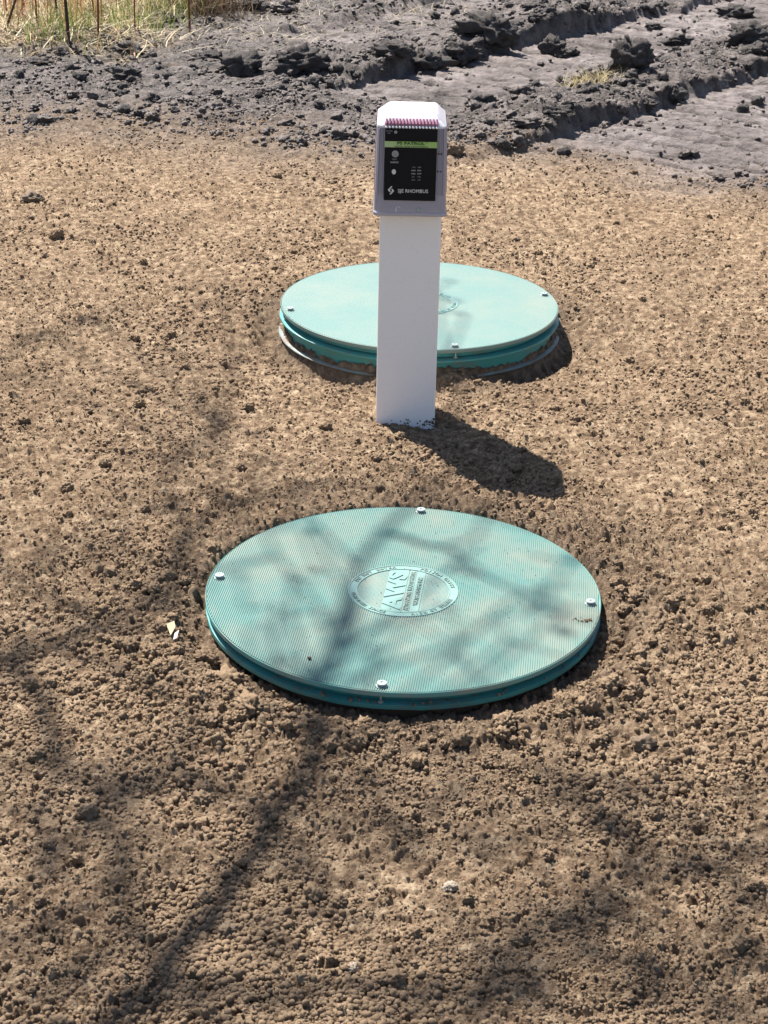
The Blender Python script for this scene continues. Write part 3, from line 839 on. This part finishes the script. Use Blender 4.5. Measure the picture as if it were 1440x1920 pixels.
# dirt on the near lid
q_ = MB(); rnd = random.Random(5)
for _ in range(26):
    g_ = gp(rnd.gauss(1098, 16), rnd.gauss(1163, 2.5), 0.0)
    if math.hypot(g_.x - L1[0], g_.y - L1[1]) > .322: continue
    ball(q_, g_.x, g_.y, .0006, rnd.uniform(.0007, .0022), 1, 8)
for _ in range(240):
    a_ = rnd.uniform(0, 6.283); r_ = .318 * math.sqrt(rnd.random())
    ball(q_, L1[0] + r_ * math.cos(a_), L1[1] + r_ * math.sin(a_), .0003, rnd.uniform(.0004, .0009), 1, 6)
for _ in range(90):
    a_ = rnd.uniform(math.pi, 2 * math.pi); r_ = rnd.uniform(.316, .328)
    ball(q_, L1[0] + r_ * math.cos(a_), L1[1] + r_ * math.sin(a_), -.0225, rnd.uniform(.001, .003), 1, 6)
o = q_.build('dirt_crumbs', M_crumb); tag(o, 'specks and crumbs of dirt lying on the near green lid', 'dirt crumbs', kind='stuff')

# dry leaf scrap
M_leaf = plastic('dry_husk', (.38, .31, .19), .6, .3); M_leafw = plastic('husk_white', (.48, .46, .42), .6, .3)
g_ = gp(320, 1200); lf = empty('dry_husk', (g_.x, g_.y, ground_z(g_.x, g_.y) + .012)); tag(lf, 'torn pale yellow husk scrap lying in the soil left of the near lid', 'husk')
mesh_obj('yellow_flake', [(-.008, .016, .006), (.004, .020, .010), (.008, .004, .008), (.002, -.014, .002), (-.003, .0, .005), (-.006, .010, .004),
                          (-.008, .016, .0045), (.004, .020, .0085), (.008, .004, .0065), (.002, -.014, .0005), (-.003, .0, .0035), (-.006, .010, .0025)],
         [(0, 1, 2, 3, 4, 5), (11, 10, 9, 8, 7, 6)] + [(i_, i_ + 6, (i_ + 1) % 6 + 6, (i_ + 1) % 6) for i_ in range(6)], M_leaf, lf)
mesh_obj('white_flake', [(.008, -.010, .004), (.015, -.008, .009), (.014, -.028, .006), (.008, -.029, .003),
                         (.008, -.010, .003), (.015, -.008, .008), (.014, -.028, .005), (.008, -.029, .002)],
         [(0, 1, 2, 3), (7, 6, 5, 4)] + [(i_, i_ + 4, (i_ + 1) % 4 + 4, (i_ + 1) % 4) for i_ in range(4)], M_leafw, lf)

GM_ = 'dark clods thrown up in the churned mud'
clods = [
 (452, 140, .135, .105, .12, 'black round clod, left of the two clods beside the straw', 201),
 (566, 128, .200, .110, .14, 'wide black clod with crumbly pale top, right of the two beside the straw', 202),
 (735, 142, .150, .060, .09, 'low dark clod at the near end of the ridge along the wheel track', 203),
 (800, 132, .160, .085, .10, 'dark slab in the middle of the ridge along the wheel track', 204),
 (862, 118, .150, .085, .10, 'dark slab of the ridge just before the biggest pale topped clod', 205),
 (912, 98, .230, .130, .16, 'biggest pale topped clod at the far end of the wheel track ridge', 206),
 (1040, 50, .110, .080, .09, 'spiky dark clod on the far track line above the centre', 207),
 (1052, 107, .080, .040, .06, 'small black clod alone between the two wheel tracks', 208),
 (978, 178, .080, .050, .07, 'small brown clod on the cleated track behind the alarm box', 209),
 (1182, 140, .160, .150, .13, 'tall black clod standing in the middle of the muddy heap', 210),
 (1110, 150, .110, .060, .09, 'grey lump beside the dry grass tuft in the muddy heap', 211),
 (900, 200, .090, .055, .07, 'white flecked clod just behind and right of the alarm box', 212),
 (1042, 212, .080, .055, .07, 'dark clod at the front foot of the muddy heap', 213),
 (985, 232, .100, .040, .07, 'flat grey clod with a pale rim at the edge of the sand', 214),
 (1262, 180, .080, .070, .07, 'black clod sunk in the second wheel track', 215),
 (1270, 92, .110, .050, .08, 'white topped clod beyond the second wheel track', 216),
 (1402, 82, .190, .110, .13, 'big black clod with white crust near the right edge', 217),
 (1425, 130, .120, .060, .09, 'rough dark clod below the big white crusted clod at the right edge', 218),
 (1375, 30, .160, .070, .10, 'dark clod with pale beads at the far right corner', 219),
 (1225, 55, .070, .035, .05, 'small clod on the smooth far mud of the right side', 220),
 (1210, 215, .070, .040, .06, 'small dark clod at the near end of the second wheel track', 221),
 (70, 108, .110, .050, .09, 'dark clod half under the dry grass at the left edge', 222),
 (238, 102, .110, .060, .09, 'black clod at the foot of the weed stalks', 223),
 (235, 145, .120, .045, .08, 'low black clod in the wet mud below the weed stalks', 224),
 (395, 110, .120, .040, .08, 'thin dark clod left of the round black clod', 225),
 (290, 195, .060, .040, .05, 'small grey clod between the wet mud and the sand at the left', 226),
 (645, 262, .090, .045, .07, 'dark brown clod on the sand edge, left of the alarm box', 227),
 (690, 268, .060, .030, .05, 'lower brown clod next to the alarm box', 228),
 (85, 232, .060, .035, .05, 'brown clod on the sand at the upper left', 229),
 (285, 228, .045, .040, .04, 'upright little clod on the upper left sand', 230),
 (1345, 345, .045, .025, .04, 'dark clod on the sand below the second wheel track', 231),
 (470, 20, .150, .09, .11, 'dark earth lump among the straw at the top', 232),
 (530, 25, .110, .07, .09, 'brown stone like lump beside the straw at the top', 233),
 (1000, 30, .09, .05, .07, 'small far clod left of the spiky clod', 234)]
for px, py, w, h, dpt, lab, sd_ in clods:
    put_lump('mud_clod', px, py, w, h, dpt, M_mudclod if sd_ in (209, 211, 214, 227, 228, 229, 230, 231, 233) else M_peat, lab, 'mud clod', sd_, 4, .42, .20, amp=.55, group=GM_)

# ------------------------------------------------------------------ grass, straw, weeds
def blades(name, X, Y, hgt, lean, wid, cols, label, cat, seed, lay=None):
    rg_ = np.random.default_rng(seed); n_ = len(X)
    Z, _ = base_h(X, Y)
    az_ = rg_.uniform(0, 2 * math.pi, n_); K = 3
    V = np.zeros((n_, K + 1, 2, 3)); t_ = np.linspace(0, 1, K + 1)
    bend = az_[:, None] + rg_.normal(0, .5, n_)[:, None] * t_[None]
    ln = lean[:, None] * (t_[None] ** 1.5)
    hh = hgt[:, None] * (t_[None] * (1 - .35 * t_[None] * np.minimum(1, lean[:, None] / hgt[:, None])))
    cx = X[:, None] + ln * np.cos(bend); cy = Y[:, None] + ln * np.sin(bend); cz = Z[:, None] + hh - .005
    wv_ = wid[:, None] * (1 - .85 * t_[None]) * .5
    wa = az_[:, None] + math.pi / 2 + rg_.uniform(-.9, .9, n_)[:, None]
    for s2, sg in ((0, -1), (1, 1)):
        V[:, :, s2, 0] = cx + sg * wv_ * np.cos(wa); V[:, :, s2, 1] = cy + sg * wv_ * np.sin(wa); V[:, :, s2, 2] = cz
    base = (np.arange(n_) * (K + 1) * 2)[:, None]; kk = np.arange(K)[None] * 2
    q4 = np.stack([base + kk, base + kk + 1, base + kk + 3, base + kk + 2], -1).reshape(-1, 4)
    me_ = bpy.data.meshes.new(name); me_.vertices.add(n_ * (K + 1) * 2); me_.vertices.foreach_set('co', V.ravel())
    me_.loops.add(q4.size); me_.loops.foreach_set('vertex_index', q4.ravel().astype(np.int32))
    me_.polygons.add(len(q4)); me_.polygons.foreach_set('loop_start', (np.arange(len(q4)) * 4).astype(np.int32))
    me_.update(calc_edges=True)
    a = me_.attributes.new('tint', 'FLOAT', 'POINT'); a.data.foreach_set('value', np.repeat(rg_.uniform(0, 1, n_), (K + 1) * 2).astype(np.float32))
    M, nt, b = mat(name + '_blades'); at = nt.nodes.new('ShaderNodeAttribute'); at.attribute_name = 'tint'
    nt.links.new(ramp(nt, at.outputs['Fac'], cols), b.inputs['Base Color']); b.inputs['Roughness'].default_value = .6
    b.inputs['Specular IOR Level'].default_value = .25
    tr = nt.nodes.new('ShaderNodeBsdfTranslucent'); nt.links.new(ramp(nt, at.outputs['Fac'], cols), tr.inputs[0])
    mx = nt.nodes.new('ShaderNodeMixShader'); mx.inputs[0].default_value = .35
    out = nt.nodes['Material Output']; nt.links.new(b.outputs[0], mx.inputs[1]); nt.links.new(tr.outputs[0], mx.inputs[2]); nt.links.new(mx.outputs[0], out.inputs[0])
    me_.materials.append(M)
    o = link(bpy.data.objects.new(name, me_)); tag(o, label, cat, kind='stuff'); return o

STRAW = [(0, (.14, .07, .035)), (.2, (.40, .26, .14)), (.4, (.66, .55, .36)), (.85, (.84, .77, .56)), (1, (.55, .24, .10))]
n_ = 52000
X = RNG.uniform(-4.0, -.75, n_); Y = RNG.uniform(6.95, 11.5, n_)
g0 = grass_zone(X, Y) * (.35 + .65 * sst(-.3, .3, fbm(X, Y, .3, 301, 3)))
k_ = RNG.uniform(0, 1, n_) < g0; X, Y = X[k_], Y[k_]
hg = .03 + .11 * RNG.uniform(0, 1, len(X)) ** 1.6 + .08 * sst(7.3, 9, Y); ln_ = .05 + .24 * RNG.uniform(0, 1, len(X))
blades('dry_grass', X, Y, hg, ln_, np.full(len(X), .0060), STRAW, 'tangle of dead straw coloured grass at the upper left', 'grass', 5)
n_ = 950
cx_ = RNG.choice([-1.40, -1.33, -1.16, -1.02, -1.75], n_); cy_ = np.select([cx_ == -1.40, cx_ == -1.33, cx_ == -1.16, cx_ == -1.02], [7.35, 7.6, 7.7, 8.0], 7.6)
X = cx_ + RNG.normal(0, .085, n_); Y = cy_ + RNG.normal(0, .16, n_); k_ = Y > 7.08; X, Y = X[k_], Y[k_]
blades('green_grass', X, Y, .05 + .13 * RNG.uniform(0, 1, len(X)), .02 + .08 * RNG.uniform(0, 1, len(X)), np.full(len(X), .0045),
       [(0, (.10, .15, .03)), (.6, (.24, .31, .08)), (1, (.40, .40, .18))], 'fresh green grass coming up among the dead straw', 'grass', 6)
n_ = 5200
X = RNG.uniform(-1.0, .35, n_); Y = RNG.uniform(7.1, 9.6, n_)
w0 = np.exp(-(((X + .62) / .26) ** 2 + ((Y - 7.9) / .38) ** 2)) + .55 * np.exp(-(((X + .1) / .4) ** 2 + ((Y - 8.5) / .5) ** 2))
k_ = RNG.uniform(0, 1, n_) < w0; X, Y = X[k_], Y[k_]
blades('straw_litter', X, Y, .012 + .05 * RNG.uniform(0, 1, len(X)) ** 2, .04 + .12 * RNG.uniform(0, 1, len(X)), np.full(len(X), .0048),
       [(0, (.30, .24, .15)), (.5, (.55, .47, .31)), (1, (.72, .66, .5))], 'flattened pale straw littering the mud at the top', 'straw', 8)
n_ = 260
X = .745 + RNG.normal(0, .045, n_); Y = 6.78 + RNG.normal(0, .06, n_)
o = blades('grass_tuft', X, Y, .02 + .07 * RNG.uniform(0, 1, n_), .02 + .08 * RNG.uniform(0, 1, n_), np.full(n_, .004),
       [(0, (.35, .27, .13)), (.5, (.55, .45, .24)), (1, (.68, .60, .38))], 'dry yellow grass tuft stuck in the muddy heap right of the alarm box', 'grass tuft', 9)
del o['kind']
n_ = 2600   # fibres and roots in the mud
X, Y = sample_area(n_, 5.6, 9.6, .3, 1); _, mz = base_h(X, Y); k_ = mz > .4; X, Y = X[k_], Y[k_]
blades('root_fibres', X, Y, .004 + .018 * RNG.uniform(0, 1, len(X)) ** 2, .02 + .06 * RNG.uniform(0, 1, len(X)), np.full(len(X), .003),
       [(0, (.05, .04, .035)), (.6, (.2, .16, .13)), (1, (.5, .44, .36))], 'bits of root and straw mixed through the churned mud', 'debris', 10)

n_ = 450
X = -1.2 - np.abs(RNG.normal(0, .55, n_)); Y = RNG.uniform(7.3, 9.5, n_)
blades('dry_stems', X, Y, .25 + .35 * RNG.uniform(0, 1, n_), .02 + .12 * RNG.uniform(0, 1, n_), np.full(n_, .005),
       [(0, (.16, .06, .03)), (.5, (.42, .20, .09)), (1, (.62, .40, .20))], 'thin orange brown stems standing behind the straw at the left', 'stems', 14)
M_stalk = plastic('stalk_red', (.20, .07, .035), .7, .3); M_stalkd = plastic('stalk_dark', (.07, .04, .028), .8, .3)
def stalk(px, py, top_dx, hgt, rad, matl, label, sd_, twigs=3):
    g_ = gp(px, py); rnd = random.Random(sd_); z0_ = ground_z(g_.x, g_.y)
    r = empty('weed_stalk', (g_.x, g_.y, z0_)); tag(r, label, 'weed stalk', 'reddish weed stalks standing in the dead grass')
    pts = []; K = 9
    for i_ in range(K):
        t_ = i_ / (K - 1); pts.append((top_dx * t_ + rnd.gauss(0, .006) * t_, rnd.gauss(0, .006) * t_, -.02 + hgt * t_))
    q_ = MB(); q_.tube(pts, [rad * (1 - .55 * i_ / (K - 1)) for i_ in range(K)], 7); smooth_by_angle(q_.build('stem', matl, r), 60)
    for k2 in range(twigs):
        i_ = rnd.randint(2, K - 2); p_ = Vector(pts[i_]); a_ = rnd.uniform(0, 6.28); l_ = rnd.uniform(.08, .25)
        q_ = MB(); q_.tube([p_, p_ + Vector((math.cos(a_) * l_ * .4, math.sin(a_) * l_ * .3, l_ * .45)), p_ + Vector((math.cos(a_) * l_ * .6, math.sin(a_) * l_ * .5, l_))],
                           [rad * .5, rad * .38, rad * .2], 5); q_.build('twig', matl, r)
stalk(131, 108, -.02, .95, .0075, M_stalkd, 'thickest dark stalk standing at the front edge of the grass', 1, 2)
stalk(185, 104, .03, .90, .0050, M_stalk, 'thin red stalk just right of the thickest dark one', 2, 2)
stalk(180, 70, -.04, .80, .0035, M_stalk, 'slender stalk leaning left right behind the thin red one', 3, 2)
stalk(72, 84, .0, .80, .0040, M_stalk, 'straight reddish stalk left of the thickest dark one', 4, 2)
stalk(110, 66, -.02, .70, .0055, M_stalkd, 'stalk with a dark foot between the thickest and the left ones', 5, 3)
stalk(254, 80, .01, .80, .0035, M_stalk, 'single thin stalk in the middle of the pale grass', 6, 3)
stalk(356, 66, .0, .70, .0055, M_stalk, 'rightmost red stalk near the dark brushy lump', 7, 2)
stalk(5, 90, .22, .55, .0060, M_stalkd, 'stalk leaning strongly to the right at the left edge', 8, 2)
stalk(15, 60, -.02, .80, .0040, M_stalk, 'upright orange brown stalk at the very left edge', 9, 2)
stalk(300, 20, .0, .70, .0060, M_stalk, 'short thick red stalk at the top right of the grass', 10, 1)
stalk(222, 40, .10, .60, .0030, M_stalk, 'fine stalk leaning right behind the pale grass', 11, 3)
stalk(45, 50, .03, .70, .0035, M_stalk, 'fine orange stalk second from the left edge', 12, 3)

# brushy dark tuft beside the grass
n_ = 900
X = -.86 + RNG.normal(0, .10, n_); Y = 8.25 + RNG.normal(0, .12, n_)
o = blades('dead_bush', X, Y, .06 + .20 * RNG.uniform(0, 1, n_), .03 + .10 * RNG.uniform(0, 1, n_), np.full(n_, .004),
       [(0, (.06, .04, .03)), (.6, (.17, .11, .07)), (1, (.40, .30, .18))], 'brown brushy tuft at the right end of the dead grass', 'dead bush', 12)
del o['kind']

# ------------------------------------------------------------------ bare tree left of the camera, whose branches shade the ground
def lift(px, py, H):
    H = 3.0 + (H - 4.6) * .85
    g_ = gp(px, py); t_ = (H - g_.z) / sun_dir.z
    return g_ + sun_dir * t_
T = empty('bare_tree', (-4.4, 3.0, -.02)); tag(T, 'leafless tree left of the view whose branches shade the lids', 'tree')
TO = Vector((-4.4, 3.0, -.02))
def tpart(mb, name, sm=60):
    mb.v = [(v[0] - TO.x, v[1] - TO.y, v[2] - TO.z) for v in mb.v]
    return smooth_by_angle(mb.build(name, M_bark, T), sm)
q_ = MB(); q_.tube([(-4.4, 3.0, -.15), (-4.42, 3.02, .3), (-4.35, 3.08, 1.6), (-4.2, 3.2, 3.0), (-4.05, 3.4, 4.0), (-4.0, 3.7, 5.4), (-4.1, 4.1, 7.0), (-4.0, 4.5, 8.6)],
                   [.24, .17, .14, .12, .105, .085, .055, .02], 12); tpart(q_, 'trunk')
limbs = MB(); nodes = []
def limb(pts, r0, r1, start=None):
    """pts = (px, py, height) of the shadow wanted"""
    P3 = [lift(*p) for p in pts]
    if start is not None: P3 = [Vector(start)] + P3
    r0 *= .78; r1 *= .7
    K = len(P3); rad = [r0 + (r1 - r0) * i_ / (K - 1) for i_ in range(K)]
    # smooth the line a little
    out = []; ro = []
    for i_ in range(K - 1):
        a_, b_ = P3[i_], P3[i_ + 1]
        for s2 in (0, .5):
            out.append(a_.lerp(b_, s2) + (Vector((random.gauss(0, .012), random.gauss(0, .012), 0)) if s2 else Vector())); ro.append(rad[i_] + (rad[i_ + 1] - rad[i_]) * s2)
    out.append(P3[-1]); ro.append(rad[-1]); limbs.tube(out, ro, 8); nodes.extend(out)
limb([(150, 1960, 4.6), (300, 1850, 4.8), (392, 1735, 4.9), (425, 1650, 5.0), (520, 1530, 5.1), (590, 1400, 5.2), (640, 1250, 5.3), (672, 1130, 5.4), (720, 1020, 5.5), (800, 950, 5.6), (850, 900, 5.7)],
     .031, .008, (-4.23, 3.18, 2.75))
limb([(392, 1735, 4.9), (560, 1470, 5.2), (760, 1430, 5.6)], .012, .005)
limb([(720, 1020, 5.5), (800, 1040, 5.5), (870, 1060, 5.6), (960, 1120, 5.7), (1060, 1150, 5.8)], .013, .005)
limb([(640, 1250, 5.3), (560, 1100, 5.5), (500, 1010, 5.6), (420, 950, 5.7)], .006, .004)
limb([(640, 1250, 5.3), (780, 1170, 5.4), (850, 1230, 5.5), (1000, 1160, 5.6)], .007, .004)
limb([(-150, 1330, 5.4), (20, 1240, 5.5), (180, 1195, 5.6), (300, 1150, 5.7), (340, 1020, 5.8), (300, 900, 5.9), (420, 800, 6.0)], .019, .006, (-4.13, 3.28, 3.5))
limb([(-100, 760, 6.4), (30, 650, 6.5), (100, 615, 6.5), (190, 580, 6.6), (265, 570, 6.7)], .012, .005, (-4.02, 3.58, 4.8))
limb([(20, 1240, 5.5), (100, 1400, 5.4), (200, 1480, 5.4), (330, 1440, 5.4), (460, 1500, 5.5)], .018, .005)
limb([(300, 1850, 4.8), (500, 1880, 5.0), (700, 1860, 5.1), (900, 1880, 5.3), (1100, 1790, 5.4), (1280, 1640, 5.6), (1460, 1560, 5.8)], .015, .007)
limb([(900, 1880, 5.3), (1000, 1760, 5.4), (1120, 1700, 5.5), (1200, 1640, 5.6), (1180, 1560, 5.7), (1060, 1480, 5.7)], .014, .006)
limb([(1100, 1790, 5.4), (1300, 1850, 5.5), (1460, 1800, 5.6)], .012, .006)
limb([(300, 1150, 5.7), (400, 960, 5.8), (560, 935, 5.9), (640, 900, 6.0)], .014, .006)
tpart(limbs, 'limbs')
tw = MB(); rnd = random.Random(21)
def patch(px, py, rx, ry, n_, rad=.004, hgt=5.5):
    c3 = lift(px, py, hgt); nn = min(nodes, key=lambda q2: (q2 - c3).length)
    mid = nn.lerp(c3, .5) + Vector((rnd.gauss(0, .03), rnd.gauss(0, .03), .05))
    tw.tube([nn, mid, c3], [rad * 1.6, rad * 1.3, rad], 5)
    for _ in range(n_):
        a_ = lift(px + rnd.gauss(0, rx), py + rnd.gauss(0, ry), hgt + rnd.uniform(-.4, .4))
        d_ = Vector((rnd.gauss(0, 1), rnd.gauss(0, 1), rnd.gauss(.3, .5))).normalized() * rnd.uniform(.05, .14)
        tw.tube([c3.lerp(a_, .25), a_, a_ + d_], [rad * .8, rad, rad * .5], 4)
        if rnd.random() < .5:   # bud cluster
            ball(tw, (a_ + d_).x, (a_ + d_).y, (a_ + d_).z, rnd.uniform(.008, .016), 1, 6)
for a_ in ((590, 990, 16, 6, 3), (920, 970, 30, 10, 6), (880, 1060, 30, 12, 5), (555, 1090, 16, 10, 3), (525, 1150, 30, 12, 5), (790, 1175, 20, 10, 6), (640, 1170, 18, 14, 5),
           (860, 1240, 26, 14, 7), (980, 1130, 22, 12, 5), (1070, 1155, 20, 12, 5), (545, 1245, 10, 6, 3), (600, 1020, 20, 8, 3), (470, 1200, 26, 12, 3), (1080, 1060, 16, 12, 4), (960, 1220, 30, 10, 4),
           (700, 1230, 16, 10, 3), (830, 590, 22, 6, 4), (890, 640, 14, 3, 2),
           (80, 625, 40, 16, 6), (180, 590, 30, 12, 5), (60, 700, 50, 14, 4), (370, 680, 30, 12, 5), (420, 560, 40, 12, 3), (310, 860, 30, 16, 5), (420, 790, 40, 20, 6), (470, 880, 50, 18, 6),
           (560, 930, 50, 10, 5), (140, 1020, 60, 26, 8), (280, 960, 40, 20, 6), (60, 1120, 60, 30, 8), (100, 1220, 60, 24, 10), (250, 1180, 40, 20, 6), (370, 1090, 20, 30, 4),
           (60, 1420, 60, 30, 6), (240, 1450, 50, 24, 7), (400, 1470, 40, 26, 7), (360, 1360, 30, 16, 4), (100, 1600, 60, 30, 10), (60, 1740, 60, 30, 10), (180, 1700, 50, 24, 6), (240, 1580, 50, 24, 6),
           (90, 1860, 60, 30, 10), (330, 1900, 50, 24, 8), (520, 1780, 50, 24, 6), (620, 1720, 50, 22, 5), (560, 1640, 40, 22, 5), (700, 1540, 50, 20, 6), (600, 1480, 40, 18, 6), (760, 1600, 40, 20, 3),
           (960, 1590, 60, 20, 8), (1120, 1540, 50, 20, 6), (880, 1500, 50, 18, 5), (1080, 1470, 40, 14, 4), (1220, 1480, 50, 16, 4), (1180, 1620, 50, 24, 8), (1320, 1640, 60, 24, 9),
           (1060, 1730, 60, 22, 9), (1200, 1740, 60, 24, 9), (1380, 1740, 50, 26, 9), (900, 1780, 50, 22, 6), (1000, 1880, 70, 24, 9), (1200, 1870, 60, 24, 10), (1380, 1880, 50, 24, 9), (760, 1900, 60, 20, 7),
           (1300, 1560, 50, 16, 4), (1400, 1480, 40, 16, 3), (1180, 1180, 20, 20, 4), (760, 880, 30, 8, 2), (1010, 1440, 40, 12, 4)):
    on_lid = math.hypot(gp(a_[0], a_[1]).x - L1[0], gp(a_[0], a_[1]).y - L1[1]) < .33
    patch(a_[0], a_[1], a_[2], a_[3], int(a_[4] * (.4 if on_lid else .75) + .5), .004 if not on_lid else .0036, 5.5 if not on_lid else 4.8)
o = tpart(tw, 'twigs'); o['kind'] = 'stuff'
